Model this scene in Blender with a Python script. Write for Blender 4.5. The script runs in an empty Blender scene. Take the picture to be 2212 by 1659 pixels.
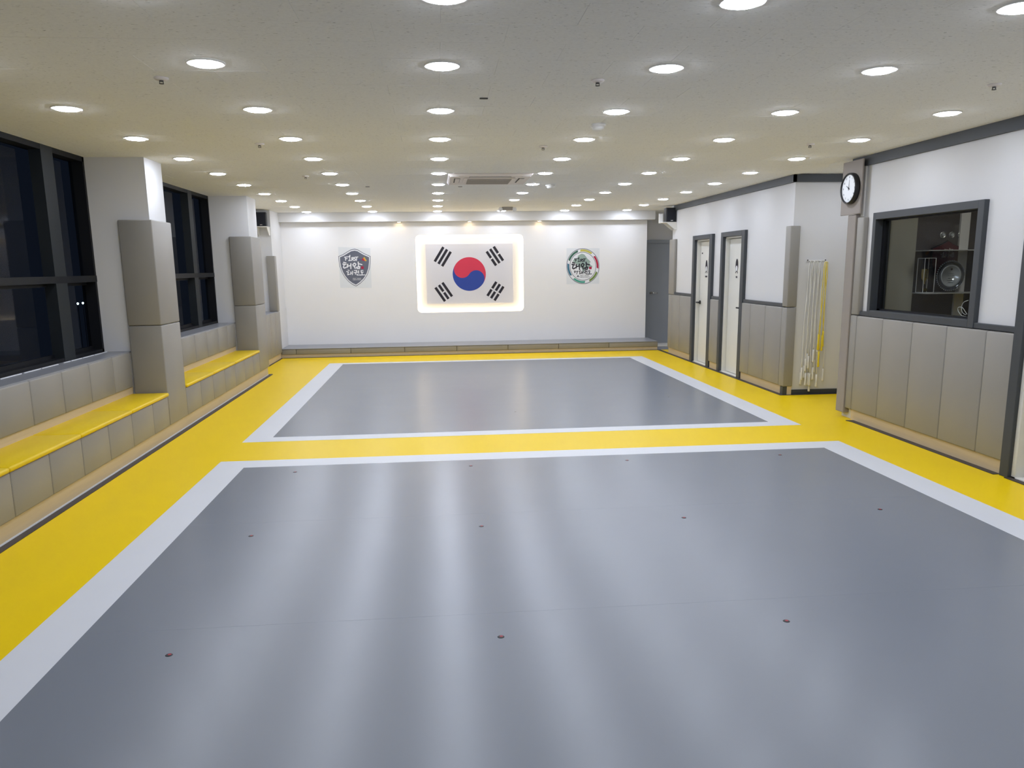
import bpy, bmesh, math, random
from mathutils import Vector, Matrix
random.seed(7)
S = bpy.context.scene
COL = S.collection
PI = math.pi

# ------------------------------------------------------------------ camera
cd = bpy.data.cameras.new('camera')
cam = bpy.data.objects.new('camera', cd)
COL.objects.link(cam)
cd.sensor_fit = 'HORIZONTAL'; cd.sensor_width = 36.0; cd.lens = 27.7949
cd.shift_x = -0.000185; cd.shift_y = 0.03305
cd.clip_start = 0.02; cd.clip_end = 500
cam.matrix_world = Matrix(((0.99544873, 0.02979963, -0.09051963, 0.0),
                           (-0.09449954, 0.18591939, -0.97801013, 0.0),
                           (-0.01231499, 0.98211301, 0.18788927, 1.623),
                           (0, 0, 0, 1)))
S.camera = cam

# ------------------------------------------------------------------ world (night), exposure
wd = bpy.data.worlds.new('night'); S.world = wd; wd.use_nodes = True
wd.node_tree.nodes['Background'].inputs[0].default_value = (0.0085, 0.012, 0.021, 1)
wd.node_tree.nodes['Background'].inputs[1].default_value = 0.6
S.view_settings.view_transform = 'Standard'
S.view_settings.look = 'None'
S.view_settings.exposure = 0.0
S.view_settings.gamma = 1.0
S.view_settings.use_curve_mapping = False
S.cycles.max_bounces = 10
S.cycles.diffuse_bounces = 6
S.cycles.sample_clamp_indirect = 6.0
S.cycles.use_denoising = True

LAMP_E = 84.0          # emission of the downlight diffusers
LAMP_C = (0.915, 0.975, 1.13)
STRIP_E = 34.0         # warm LED strip behind the flag opening
SPOT_E = 32.0

CE = 2.663             # ceiling height

# ------------------------------------------------------------------ materials
MATS = {}
def mat(name, color, rough=0.6, spec=0.5, metal=0.0, bump=None, var=None, emit=None, coat=None, alpha=None):
    """bump=(scale,strength[,stretch xyz]); var=(scale,amount[,stretch])"""
    if name in MATS: return MATS[name]
    m = bpy.data.materials.new(name); m.use_nodes = True
    nt = m.node_tree; b = nt.nodes['Principled BSDF']
    b.inputs['Base Color'].default_value = (*color, 1)
    b.inputs['Roughness'].default_value = rough
    b.inputs['Specular IOR Level'].default_value = spec
    b.inputs['Metallic'].default_value = metal
    tc = None
    if bump or var: tc = nt.nodes.new('ShaderNodeTexCoord')
    def noise(scale, st=(1, 1, 1), detail=3):
        mp = nt.nodes.new('ShaderNodeMapping'); mp.inputs['Scale'].default_value = st
        geo = nt.nodes.new('ShaderNodeNewGeometry')
        nt.links.new(geo.outputs['Position'], mp.inputs['Vector'])
        n = nt.nodes.new('ShaderNodeTexNoise'); n.inputs['Scale'].default_value = scale
        n.inputs['Detail'].default_value = detail
        nt.links.new(mp.outputs[0], n.inputs['Vector']); return n
    if bump:
        n = noise(bump[0], bump[2] if len(bump) > 2 else (1, 1, 1))
        bp = nt.nodes.new('ShaderNodeBump'); bp.inputs['Strength'].default_value = bump[1]
        bp.inputs['Distance'].default_value = 0.002
        nt.links.new(n.outputs['Fac'], bp.inputs['Height']); nt.links.new(bp.outputs[0], b.inputs['Normal'])
    if var:
        n = noise(var[0], var[2] if len(var) > 2 else (1, 1, 1))
        mx = nt.nodes.new('ShaderNodeMix'); mx.data_type = 'RGBA'
        a = var[1]
        mx.inputs[6].default_value = (*[c * (1 - a) for c in color], 1)
        mx.inputs[7].default_value = (*[min(1, c * (1 + a)) for c in color], 1)
        nt.links.new(n.outputs['Fac'], mx.inputs[0]); nt.links.new(mx.outputs[2], b.inputs['Base Color'])
    if emit:
        b.inputs['Emission Color'].default_value = (*emit[0], 1)
        b.inputs['Emission Strength'].default_value = emit[1]
    MATS[name] = m; return m

def glass_mat(name, tint=(0.9, 0.92, 0.92), ior=1.5):
    m = bpy.data.materials.new(name); m.use_nodes = True; nt = m.node_tree
    for n in list(nt.nodes): nt.nodes.remove(n)
    out = nt.nodes.new('ShaderNodeOutputMaterial'); t = nt.nodes.new('ShaderNodeBsdfTransparent')
    g = nt.nodes.new('ShaderNodeBsdfGlossy'); fr = nt.nodes.new('ShaderNodeFresnel'); mx = nt.nodes.new('ShaderNodeMixShader')
    t.inputs[0].default_value = (*tint, 1); g.inputs['Roughness'].default_value = 0.0; fr.inputs[0].default_value = ior
    geo = nt.nodes.new('ShaderNodeNewGeometry'); inv = nt.nodes.new('ShaderNodeMath'); inv.operation = 'SUBTRACT'; inv.inputs[0].default_value = 1.0
    mu = nt.nodes.new('ShaderNodeMath'); mu.operation = 'MULTIPLY'
    nt.links.new(geo.outputs['Backfacing'], inv.inputs[1]); nt.links.new(inv.outputs[0], mu.inputs[0]); nt.links.new(fr.outputs[0], mu.inputs[1])
    nt.links.new(mu.outputs[0], mx.inputs[0]); nt.links.new(t.outputs[0], mx.inputs[1]); nt.links.new(g.outputs[0], mx.inputs[2])
    nt.links.new(mx.outputs[0], out.inputs[0]); MATS[name] = m; return m

M = {}
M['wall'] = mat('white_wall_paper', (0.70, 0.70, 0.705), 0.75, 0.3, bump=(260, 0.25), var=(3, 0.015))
M['wall_lit'] = mat('white_wall_lit_copy', (0.87, 0.865, 0.87), 0.7, 0.3, bump=(260, 0.2), var=(3, 0.012))  # lighter copy of the wall white, extra light put into the colour
M['pad'] = mat('taupe_vinyl_padding', (0.285, 0.272, 0.248), 0.42, 0.45, bump=(420, 0.22), var=(5, 0.03))
M['seat'] = mat('yellow_vinyl_cushion', (0.80, 0.56, 0.003), 0.38, 0.3, bump=(420, 0.15), var=(6, 0.03))
M['yellow'] = mat('yellow_sports_vinyl', (0.87, 0.61, 0.0), 0.36, 0.17, bump=(300, 0.06), var=(2.5, 0.03))
M['grey'] = mat('grey_sports_vinyl', (0.205, 0.225, 0.262), 0.27, 0.6, bump=(300, 0.05), var=(2.0, 0.03))
M['white_line'] = mat('white_sports_vinyl', (0.68, 0.70, 0.745), 0.42, 0.4, bump=(300, 0.05), var=(3, 0.02))
M['ply'] = mat('beige_plywood_kickboard', (0.60, 0.485, 0.32), 0.5, 0.4, bump=(60, 0.2, (1, 0.2, 4)), var=(14, 0.10, (1, 0.15, 3)))
M['dark'] = mat('charcoal_painted_trim', (0.052, 0.058, 0.066), 0.5, 0.4, bump=(200, 0.1), var=(8, 0.06))
M['strip'] = mat('dark_brown_floor_strip', (0.055, 0.045, 0.040), 0.55, 0.4, bump=(90, 0.3), var=(20, 0.12))
M['sill'] = mat('grey_vinyl_sill_board', (0.27, 0.28, 0.31), 0.35, 0.45, bump=(200, 0.1), var=(6, 0.04))
M['board'] = mat('taupe_felt_board', (0.315, 0.285, 0.262), 0.85, 0.2, bump=(500, 0.3), var=(9, 0.04))
M['white'] = mat('white_painted_metal', (0.80, 0.79, 0.76), 0.45, 0.5, bump=(120, 0.04), var=(6, 0.015))
M['leaf'] = mat('ivory_painted_door', (0.74, 0.735, 0.69), 0.42, 0.5, bump=(140, 0.08), var=(4, 0.02))
M['greydoor'] = mat('blue_grey_steel_door', (0.30, 0.325, 0.36), 0.5, 0.4, bump=(140, 0.08), var=(4, 0.03))
M['black'] = mat('black_plastic', (0.014, 0.015, 0.018), 0.45, 0.4, bump=(300, 0.1), var=(10, 0.1))
M['cone'] = mat('black_speaker_grille', (0.012, 0.014, 0.022), 0.6, 0.3, bump=(900, 0.5), var=(20, 0.1))
M['mull'] = mat('dark_grey_mullion', (0.017, 0.021, 0.025), 0.5, 0.3, bump=(150, 0.05), var=(6, 0.08))
M['frame'] = mat('black_aluminium_frame', (0.006, 0.007, 0.010), 0.55, 0.25, bump=(150, 0.05), var=(6, 0.08))
M['steel'] = mat('brushed_steel', (0.62, 0.62, 0.62), 0.25, 0.5, metal=1.0, bump=(200, 0.05), var=(9, 0.05))
M['silver'] = mat('polished_silver', (0.66, 0.72, 0.80), 0.22, 0.5, metal=0.45, bump=(120, 0.15), var=(9, 0.03))
M['rimsteel'] = mat('dark_polished_rim', (0.16, 0.18, 0.22), 0.12, 0.6, metal=0.7, bump=(160, 0.2), var=(30, 0.2))
M['gold'] = mat('polished_gold', (0.85, 0.68, 0.30), 0.18, 0.5, metal=1.0, bump=(120, 0.1), var=(9, 0.05))
M['ac'] = mat('warm_white_plastic', (0.78, 0.73, 0.70), 0.5, 0.4, bump=(150, 0.03), var=(5, 0.01))
M['slot'] = mat('dark_air_slot', (0.10, 0.095, 0.09), 0.7, 0.2, bump=(80, 0.1), var=(9, 0.1))
M['grille'] = mat('taupe_air_grille', (0.42, 0.385, 0.35), 0.6, 0.3, bump=(80, 0.1), var=(9, 0.05))
M['rope'] = mat('white_braided_cord', (0.78, 0.77, 0.72), 0.7, 0.3, bump=(700, 0.5), var=(60, 0.05))
M['yrope'] = mat('yellow_plastic_cord', (0.80, 0.62, 0.03), 0.4, 0.4, bump=(400, 0.2), var=(40, 0.05))
M['lamp'] = mat('lamp_diffuser', (0.9, 0.9, 0.9), 0.5, 0.3, emit=(LAMP_C, LAMP_E))
M['led'] = mat('warm_led_strip', (0.9, 0.85, 0.7), 0.5, 0.3, emit=((1.0, 0.80, 0.50), STRIP_E))
M['spot'] = mat('warm_spot_diffuser', (0.9, 0.85, 0.7), 0.5, 0.3, emit=((1.0, 0.74, 0.42), SPOT_E))
M['office_fill'] = mat('added_office_lamp_glow', (0.9, 0.9, 0.9), 0.5, 0.3, emit=((1.0, 0.95, 0.85), 26.0))  # glow of the added office lamp
M['city'] = mat('distant_street_lamp', (0.7, 0.9, 0.9), 0.5, 0.3, emit=((0.75, 1.0, 0.95), 14.0))
M['gaplamp'] = mat('white_sealing_bead', (0.85, 0.87, 0.92), 0.3, 0.5, var=(30, 0.05))
M['flagwhite'] = mat('flag_white_print', (0.70, 0.695, 0.74), 0.6, 0.3, bump=(200, 0.05), var=(5, 0.01))
M['red'] = mat('flag_red_print', (0.62, 0.045, 0.09), 0.6, 0.3, var=(5, 0.02))
M['blue'] = mat('flag_blue_print', (0.030, 0.065, 0.33), 0.6, 0.3, var=(5, 0.02))
M['ink'] = mat('black_print', (0.022, 0.020, 0.030), 0.6, 0.3, var=(9, 0.05))
M['paper'] = mat('pale_poster_film', (0.76, 0.785, 0.81), 0.42, 0.4, var=(5, 0.01))
M['shieldgrey'] = mat('slate_print', (0.135, 0.145, 0.19), 0.5, 0.3, var=(7, 0.03))
M['printwhite'] = mat('white_print', (0.82, 0.83, 0.86), 0.5, 0.3, var=(7, 0.02))
for n, c in dict(pgreen=(0.045, 0.13, 0.095), pyellow=(0.55, 0.50, 0.10), pcrimson=(0.42, 0.018, 0.06), polive=(0.17, 0.26, 0.06),
                 pteal=(0.08, 0.36, 0.27), pblue=(0.045, 0.16, 0.25), psage=(0.33, 0.43, 0.38), porange=(0.75, 0.22, 0.03)).items():
    M[n] = mat('print_' + n, c, 0.5, 0.3, var=(9, 0.03))
M['office'] = mat('dim_olive_wall', (0.20, 0.20, 0.17), 0.8, 0.2, bump=(100, 0.1), var=(3, 0.06))
M['cab'] = mat('dark_brown_cabinet_back', (0.055, 0.048, 0.048), 0.6, 0.3, bump=(60, 0.1), var=(3, 0.15))
M['column'] = mat('beige_column_paint', (0.34, 0.335, 0.29), 0.7, 0.2, bump=(80, 0.1), var=(4, 0.05))
M['maroon'] = mat('maroon_reflection', (0.075, 0.018, 0.024), 0.7, 0.2, var=(9, 0.1))
M['shelfglass'] = mat('frosted_shelf_edge', (0.42, 0.43, 0.44), 0.3, 0.5, var=(9, 0.03))
M['night'] = mat('dark_ground', (0.010, 0.010, 0.012), 0.9, 0.1, bump=(4, 0.2), var=(0.3, 0.3))
M['studred'] = mat('red_enamel', (0.36, 0.03, 0.05), 0.4, 0.4, var=(50, 0.1))
M['glass'] = glass_mat('window_glass', (0.80, 0.84, 0.88), 1.17)
M['oglass'] = glass_mat('office_glass', (0.86, 0.88, 0.88), 1.18)

# ceiling tile material: mineral fibre board with small dark dashes
def ceiling_mat():
    m = bpy.data.materials.new('mineral_fibre_tile'); m.use_nodes = True; nt = m.node_tree; b = nt.nodes['Principled BSDF']
    b.inputs['Roughness'].default_value = 0.9; b.inputs['Specular IOR Level'].default_value = 0.15
    geo = nt.nodes.new('ShaderNodeNewGeometry')
    mp = nt.nodes.new('ShaderNodeMapping'); mp.inputs['Scale'].default_value = (38, 150, 1)
    nt.links.new(geo.outputs['Position'], mp.inputs['Vector'])
    n = nt.nodes.new('ShaderNodeTexNoise'); n.inputs['Scale'].default_value = 1.0; n.inputs['Detail'].default_value = 2.5
    nt.links.new(mp.outputs[0], n.inputs['Vector'])
    r = nt.nodes.new('ShaderNodeValToRGB'); r.color_ramp.elements[0].position = 0.255; r.color_ramp.elements[1].position = 0.335
    r.color_ramp.elements[0].color = (0.34, 0.335, 0.32, 1); r.color_ramp.elements[1].color = (0.95, 0.95, 0.93, 1)
    nt.links.new(n.outputs['Fac'], r.inputs[0])
    n2 = nt.nodes.new('ShaderNodeTexNoise'); n2.inputs['Scale'].default_value = 60
    nt.links.new(geo.outputs['Position'], n2.inputs['Vector'])
    mx = nt.nodes.new('ShaderNodeMix'); mx.data_type = 'RGBA'; mx.blend_type = 'MULTIPLY'; mx.inputs[0].default_value = 0.12
    nt.links.new(r.outputs[0], mx.inputs[6]); nt.links.new(n2.outputs['Fac'], mx.inputs[7]); nt.links.new(mx.outputs[2], b.inputs['Base Color'])
    bp = nt.nodes.new('ShaderNodeBump'); bp.inputs['Strength'].default_value = 0.4; bp.inputs['Distance'].default_value = 0.003
    nt.links.new(n.outputs['Fac'], bp.inputs['Height']); nt.links.new(bp.outputs[0], b.inputs['Normal'])
    return m
M['tile'] = ceiling_mat()

# ------------------------------------------------------------------ geometry helpers
def finish(bm, name, m, parent=None, smooth=False):
    me = bpy.data.meshes.new(name)
    bmesh.ops.recalc_face_normals(bm, faces=bm.faces)
    bm.to_mesh(me); bm.free()
    if m is not None: me.materials.append(M[m] if isinstance(m, str) else m)
    if smooth:
        for p in me.polygons: p.use_smooth = True
    o = bpy.data.objects.new(name, me); COL.objects.link(o)
    if parent is not None: o.parent = parent
    return o

def abox(bm, x0, x1, y0, y1, z0, z1, bev=0.0, seg=1):
    r = bmesh.ops.create_cube(bm, size=1.0)
    vs = r['verts']
    for v in vs:
        v.co.x = x0 + (v.co.x + .5) * (x1 - x0); v.co.y = y0 + (v.co.y + .5) * (y1 - y0); v.co.z = z0 + (v.co.z + .5) * (z1 - z0)
    if bev:
        es = list({e for v in vs for e in v.link_edges})
        bmesh.ops.bevel(bm, geom=es, offset=bev, segments=seg, affect='EDGES', profile=0.5)

def aprism(bm, pts, axis, a, b):
    """pts 2D polygon; axis 'x': pts=(y,z); 'y': pts=(x,z); 'z': pts=(x,y); extruded a..b"""
    def co(p, t):
        return {'x': (t, p[0], p[1]), 'y': (p[0], t, p[1]), 'z': (p[0], p[1], t)}[axis]
    A = [bm.verts.new(co(p, a)) for p in pts]; B = [bm.verts.new(co(p, b)) for p in pts]
    bm.faces.new(A); bm.faces.new(B[::-1])
    n = len(pts)
    for i in range(n): bm.faces.new((A[i], A[(i + 1) % n], B[(i + 1) % n], B[i]))

def acyl(bm, c, axis, r, a, b, n=20, r2=None):
    r2 = r if r2 is None else r2
    def co(t, rr, ang):
        u, v = rr * math.cos(ang), rr * math.sin(ang)
        return {'x': (t, c[0] + u, c[1] + v), 'y': (c[0] + u, t, c[1] + v), 'z': (c[0] + u, c[1] + v, t)}[axis]
    A = [bm.verts.new(co(a, r, 2 * PI * i / n)) for i in range(n)]; B = [bm.verts.new(co(b, r2, 2 * PI * i / n)) for i in range(n)]
    bm.faces.new(A); bm.faces.new(B[::-1])
    for i in range(n): bm.faces.new((A[i], A[(i + 1) % n], B[(i + 1) % n], B[i]))

def alathe(bm, prof, c, axis='z', n=24):
    """prof list of (r,t) along the axis"""
    rings = []
    for r, t in prof:
        ring = []
        for i in range(n):
            u, v = r * math.cos(2 * PI * i / n), r * math.sin(2 * PI * i / n)
            ring.append(bm.verts.new({'x': (t, c[0] + u, c[1] + v), 'y': (c[0] + u, t, c[1] + v), 'z': (c[0] + u, c[1] + v, t)}[axis]))
        rings.append(ring)
    for A, B in zip(rings, rings[1:]):
        for i in range(n): bm.faces.new((A[i], A[(i + 1) % n], B[(i + 1) % n], B[i]))
    bm.faces.new(rings[0]); bm.faces.new(rings[-1][::-1])

def smooth(pts, k=5):
    P = [Vector(p) for p in pts]; out = []
    for i in range(len(P) - 1):
        a, b, c, d = P[max(i - 1, 0)], P[i], P[i + 1], P[min(i + 2, len(P) - 1)]
        for j in range(k):
            t = j / k
            out.append(0.5 * ((2 * b) + (c - a) * t + (2 * a - 5 * b + 4 * c - d) * t * t + (3 * b - a - 3 * c + d) * t ** 3))
    return out + [P[-1]]
def atube(bm, pts, r, n=6):
    pts = [Vector(p) for p in pts]; rings = []
    for i, p in enumerate(pts):
        d = (pts[min(i + 1, len(pts) - 1)] - pts[max(i - 1, 0)]).normalized()
        u = d.cross(Vector((0.13, 0.97, 0.21))).normalized(); v = d.cross(u)
        rings.append([bm.verts.new(p + r * (math.cos(2 * PI * k / n) * u + math.sin(2 * PI * k / n) * v)) for k in range(n)])
    for A, B in zip(rings, rings[1:]):
        for i in range(n): bm.faces.new((A[i], A[(i + 1) % n], B[(i + 1) % n], B[i]))
    bm.faces.new(rings[0]); bm.faces.new(rings[-1][::-1])

def B(name, m, parent, *boxes, bev=0.0, seg=1, smooth=False):
    bm = bmesh.new()
    for b in boxes: abox(bm, *b, bev=bev, seg=seg)
    return finish(bm, name, m, parent, smooth)

def tag(o, label, cat, group=None, kind=None):
    if label: o['label'] = label
    if cat: o['category'] = cat
    if group: o['group'] = group
    if kind: o['kind'] = kind
    return o

def struct(o, label=None, cat=None):
    o['kind'] = 'structure'
    if label: o['label'] = label
    if cat: o['category'] = cat
    return o

def thing(name, loc, label, cat, group=None):
    o = bpy.data.objects.new(name, None); COL.objects.link(o); o.location = loc; o.empty_display_size = 0.1
    return tag(o, label, cat, group)

def hold(o, parent):
    """parent o (built in world coordinates) under an Empty that stands at its own place"""
    o.parent = parent; o.matrix_parent_inverse = Matrix.Translation(-parent.location)
    return o

PADCACHE = {}
def pad(parent, x0, x1, y0, y1, z0, z1, m='pad', name='wall_pad', bev=0.012):
    """upholstered pad: rounded box, mesh shared between equal sizes"""
    k = (round(x1 - x0, 4), round(y1 - y0, 4), round(z1 - z0, 4), m, bev)
    g = 0.0035 if name == 'front_pad' and y0 > 14 else 0.0014
    if k not in PADCACHE:
        dx, dy, dz = (x1 - x0) / 2, (y1 - y0) / 2, (z1 - z0) / 2
        bm = bmesh.new()
        bb = min(bev, dx * 0.8, dy * 0.8, dz * 0.8)
        abox(bm, -dx + (g if dx > dy else 0), dx - (g if dx > dy else 0), -dy + (g if dy > dx else 0), dy - (g if dy > dx else 0), -dz, dz, bev=bb, seg=2)
        me = bpy.data.meshes.new(name); bmesh.ops.recalc_face_normals(bm, faces=bm.faces); bm.to_mesh(me); bm.free()
        me.materials.append(M[m])
        for p in me.polygons: p.use_smooth = True
        PADCACHE[k] = me
    o = bpy.data.objects.new(name, PADCACHE[k]); COL.objects.link(o)
    o.location = ((x0 + x1) / 2, (y0 + y1) / 2, (z0 + z1) / 2)
    if parent is not None:
        o.parent = parent; o.matrix_parent_inverse = Matrix.Translation(-parent.location)
    return o

def corner_pad(parent, pts, z0, z1, name='corner_pad', bev=0.010):
    bm = bmesh.new(); aprism(bm, pts, 'z', z0, z1)
    bmesh.ops.recalc_face_normals(bm, faces=bm.faces)
    bmesh.ops.bevel(bm, geom=list(bm.edges), offset=bev, segments=2, affect='EDGES', profile=0.5)
    o = finish(bm, name, 'pad', parent, True); return o

def text_obj(name, s, size, m, parent, loc, rot, extrude=0.0006, align='CENTER', bold=0.0):
    cu = bpy.data.curves.new(name, 'FONT'); cu.body = s; cu.size = size; cu.extrude = extrude; cu.align_x = align; cu.align_y = 'CENTER'
    cu.offset = bold; cu.resolution_u = 3
    t = bpy.data.objects.new(name, cu); COL.objects.link(t)
    bpy.context.view_layer.update()
    me = bpy.data.meshes.new_from_object(t)
    bpy.data.objects.remove(t)
    me.materials.clear(); me.materials.append(M[m])
    o = bpy.data.objects.new(name, me); COL.objects.link(o)
    mw = Matrix.Translation(Vector(loc)) @ rot
    if parent is not None: o.parent = parent; o.matrix_parent_inverse = Matrix.Translation(-parent.location)
    o.matrix_basis = mw
    return o
ROT_FRONT = Matrix.Rotation(PI / 2, 4, 'X')                                  # faces -Y
ROT_RIGHT = Matrix.Rotation(-PI / 2, 4, 'Z') @ Matrix.Rotation(PI / 2, 4, 'X')  # on a right wall, faces -X

# ================================================================== SETTING
# ---- floor
fl = B('floor', 'yellow', None, (-3.35, 6.5, -1.2, 16.45, -0.12, 0.0)); struct(fl, 'yellow sports vinyl floor with two grey fields framed in white')
XA, XB = -1.895, 3.665            # outer white edges
XAi, XBi = -1.645, 3.40           # inner edges
def border(y0, y1, w=0.25):
    T = 0.0015
    for nm, b in (('white_border', (XA, XAi, y0, y1)), ('white_border', (XBi, XB, y0, y1)),
                  ('white_border', (XAi, XBi, y1 - w, y1)), ('white_border', (XAi, XBi, y0, y0 + w))):
        B(nm, 'white_line', fl, (b[0], b[1], b[2], b[3], 0.0, T))
border(-0.9, 6.835, 0.25)
border(7.60, 13.985, 0.2)
def field(ya, yb, seams):
    ys = [ya] + seams + [yb]
    for a, b in zip(ys, ys[1:]):
        bm = bmesh.new(); abox(bm, XAi, XBi, a + 0.0003, b - 0.0003, 0.0, 0.0028, bev=0.0006, seg=1)
        finish(bm, 'grey_mat_panel', 'grey', fl)
field(-0.65, 6.585, [0.44, 1.98, 3.52, 5.075])
field(7.80, 13.80, [9.40, 10.90, 12.40])
STUD = None
studs = [(x, y) for y in (6.375, 4.81, 3.27) for x in (-1.19, 0.24, 1.56, 2.90)] + [(-0.214, 11.55), (0.85, 8.79), (2.84, 9.5)]
for i, (x, y) in enumerate(studs):
    far = y > 7
    bm = bmesh.new(); acyl(bm, (0, 0), 'z', 0.016 if not far else 0.010, 0, 0.0016, 16, 0.014 if not far else 0.009)
    o = finish(bm, 'floor_stud', 'black', fl); o.location = (x, y, 0.0028)
    if not far:
        bm = bmesh.new(); acyl(bm, (0.002, 0.002), 'z', 0.0078, 0.0016, 0.0024, 12)
        c = finish(bm, 'stud_cap', 'studred', o); c['label'] = 'red centre of the stud'
# dark floor strips along the kickboards
def strip_poly(pts):
    bm = bmesh.new(); aprism(bm, pts, 'z', 0.0, 0.004); return finish(bm, 'floor_strip', 'strip', fl)
strip_poly([(-2.665, 3.86), (-2.603, 3.86), (-2.603, 12.66), (-2.615, 12.70), (-2.64, 12.705), (-2.665, 12.69)])
B('floor_strip', 'strip', fl, (-2.93, -2.875, 12.62, 15.0, 0, 0.004))
B('floor_strip', 'strip', fl, (-2.875, 4.235, 14.955, 15.01, 0, 0.004))
B('floor_strip', 'strip', fl, (4.235, 4.30, 9.40, 15.01, 0, 0.004))
B('floor_strip', 'strip', fl, (4.30, 5.4, 9.395, 9.445, 0, 0.004))
strip_poly([(4.305, 5.54), (4.235, 5.54), (4.232, 7.66), (4.212, 7.73), (4.217, 7.75), (4.305, 7.74)])
B('floor_strip', 'strip', fl, (4.25, 4.32, 4.4, 5.44, 0, 0.006))
# alcove floor in front of the rear door
B('alcove_mat', 'sill', fl, (4.25, 5.2, 15.02, 15.62, 0, 0.003))
B('threshold', 'white', fl, (4.25, 5.2, 15.63, 16.25, 0, 0.012))

# ---- ceiling: backing slab, tiles 600 x 300 in running bond
ce = B('ceiling', 'tile', None, (-3.35, 6.5, -1.2, 16.45, CE + 0.006, CE + 0.12)); struct(ce, 'pale mineral fibre tile ceiling')
TILE_ME = []
for v in range(3):
    bm = bmesh.new(); abox(bm, -0.29965, 0.29965, -0.14965, 0.14965, 0, 0.006, bev=0.0007)
    me = bpy.data.meshes.new('ceiling_tile'); bmesh.ops.recalc_face_normals(bm, faces=bm.faces); bm.to_mesh(me); bm.free(); me.materials.append(M['tile']); TILE_ME.append(me)
rows = []
for k in range(-16, 43):
    yc = 3.85 + 0.3 * k
    off = -0.248 if k % 2 == 0 else -0.548
    for j in range(-6, 9):
        xc = off + 0.6 * j + 0.3
        x0, x1 = xc - 0.3, xc + 0.3
        if x1 < -3.24 or x0 > 4.34: continue
        rows.append((yc, max(x0, -3.24), min(x1, 4.34), xc))
rest = bmesh.new(); nt = 0
for yc, x0, x1, xc in rows:
    full = abs(x1 - x0 - 0.6) < 1e-4
    dz = random.choice([0, 0, 0, 0.0002, -0.0002, 0.0007])
    if yc > 3.0 and full and nt < 300:
        o = bpy.data.objects.new('ceiling_tile', random.choice(TILE_ME)); COL.objects.link(o); o.parent = ce; o.location = (xc, yc, CE + dz); nt += 1
    else:
        if yc + .15 > 15.62 or x1 - x0 < 0.02: continue
        abox(rest, x0 + 0.0007, x1 - 0.0007, yc - 0.1493, yc + 0.1493, CE + dz, CE + 0.006 + dz)
o = finish(rest, 'ceiling_tile_field', 'tile', ce); o['kind'] = 'stuff'

# ---- left wall with windows
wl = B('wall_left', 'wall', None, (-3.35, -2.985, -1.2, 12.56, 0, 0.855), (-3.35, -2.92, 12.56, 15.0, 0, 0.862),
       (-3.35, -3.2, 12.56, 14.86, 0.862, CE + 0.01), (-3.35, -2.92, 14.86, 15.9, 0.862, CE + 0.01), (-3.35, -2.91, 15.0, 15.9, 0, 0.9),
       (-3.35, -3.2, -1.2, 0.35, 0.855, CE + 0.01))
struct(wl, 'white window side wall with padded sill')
# sill boards
B('sill_board', 'sill', wl, (-3.2, -2.96, 0.35, 7.95, 0.855, 0.866))
B('sill_board', 'sill', wl, (-3.2, -2.96, 8.42, 12.02, 0.855, 0.866))
B('sill_board', 'sill', wl, (-3.2, -2.885, 12.56, 14.86, 0.862, 0.872))
# sill pads (0.5 m) and back kickboards
def run(vals, f):
    for a, b in zip(vals, vals[1:]): f(a, b)
run([4.35, 4.48, 4.98, 5.475, 5.972, 6.473, 6.972, 7.47, 7.90], lambda a, b: pad(wl, -2.985, -2.95, a, b, 0.522, 0.856))
run([8.47, 8.95, 9.46, 9.971, 10.485, 11.02, 11.50, 11.95], lambda a, b: pad(wl, -2.985, -2.95, a, b, 0.522, 0.856))
B('back_board', 'ply', wl, (-2.985, -2.965, 4.35, 7.92, 0.452, 0.522))
B('back_board', 'ply', wl, (-2.985, -2.965, 8.46, 11.96, 0.452, 0.522))
run([12.63, 13.1, 13.6, 14.08, 14.50, 14.99], lambda a, b: pad(wl, -2.92, -2.88, a, b, 0.105, 0.865))
bs = B('baseboard_left', 'ply', None, (-2.92, -2.905, 12.57, 15.0, 0, 0.105), (-2.69, -2.662, 7.906, 8.474, 0, 0.127), (-2.69, -2.662, 11.976, 12.60, 0, 0.127),
       (-2.69, -2.66, 3.86, 4.36, 0, 0.127))
struct(bs)
B('sealant_bead', 'paper', bs, (-2.662, -2.657, 3.9, 12.6, 0.0035, 0.014))
B('sealing_bead', 'gaplamp', wl, *[(-3.168, -3.160, a, b, 0.866, 0.872) for a, b in ((5.2, 5.9), (6.0, 6.3), (6.34, 6.6), (6.62, 6.9), (7.0, 7.12), (7.14, 7.35), (7.37, 7.6), (7.62, 7.9))])

# pillars
def pillar(y0, y1, label, pads=True):
    p = B('pillar', 'wall', None, (-3.3, -2.67, y0, y1, 0.0, CE + 0.006)); struct(p, label)
    f = y0 - 0.04
    L = [(-2.95, y0), (-2.95, f), (-2.64, f), (-2.64, y1 + 0.05), (-2.67, y1 + 0.05), (-2.67, y0)]
    corner_pad(p, L, 0.13, 1.108); corner_pad(p, L, 1.112, 2.097)
    return p
pillar(3.88, 4.35, 'square white window pillar with taupe padded corner beside the camera')
pillar(7.95, 8.42, 'white pillar with taupe padded corner, nearer of the two in view')
pillar(12.02, 12.57, 'white pillar with taupe padded corner, farther of the two in view')
corner_pad(wl, [(-3.02, 14.86), (-3.02, 14.80), (-2.875, 14.80), (-2.875, 14.96), (-2.918, 14.96), (-2.918, 14.86)], 0.874, 1.863, bev=0.008)

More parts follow.
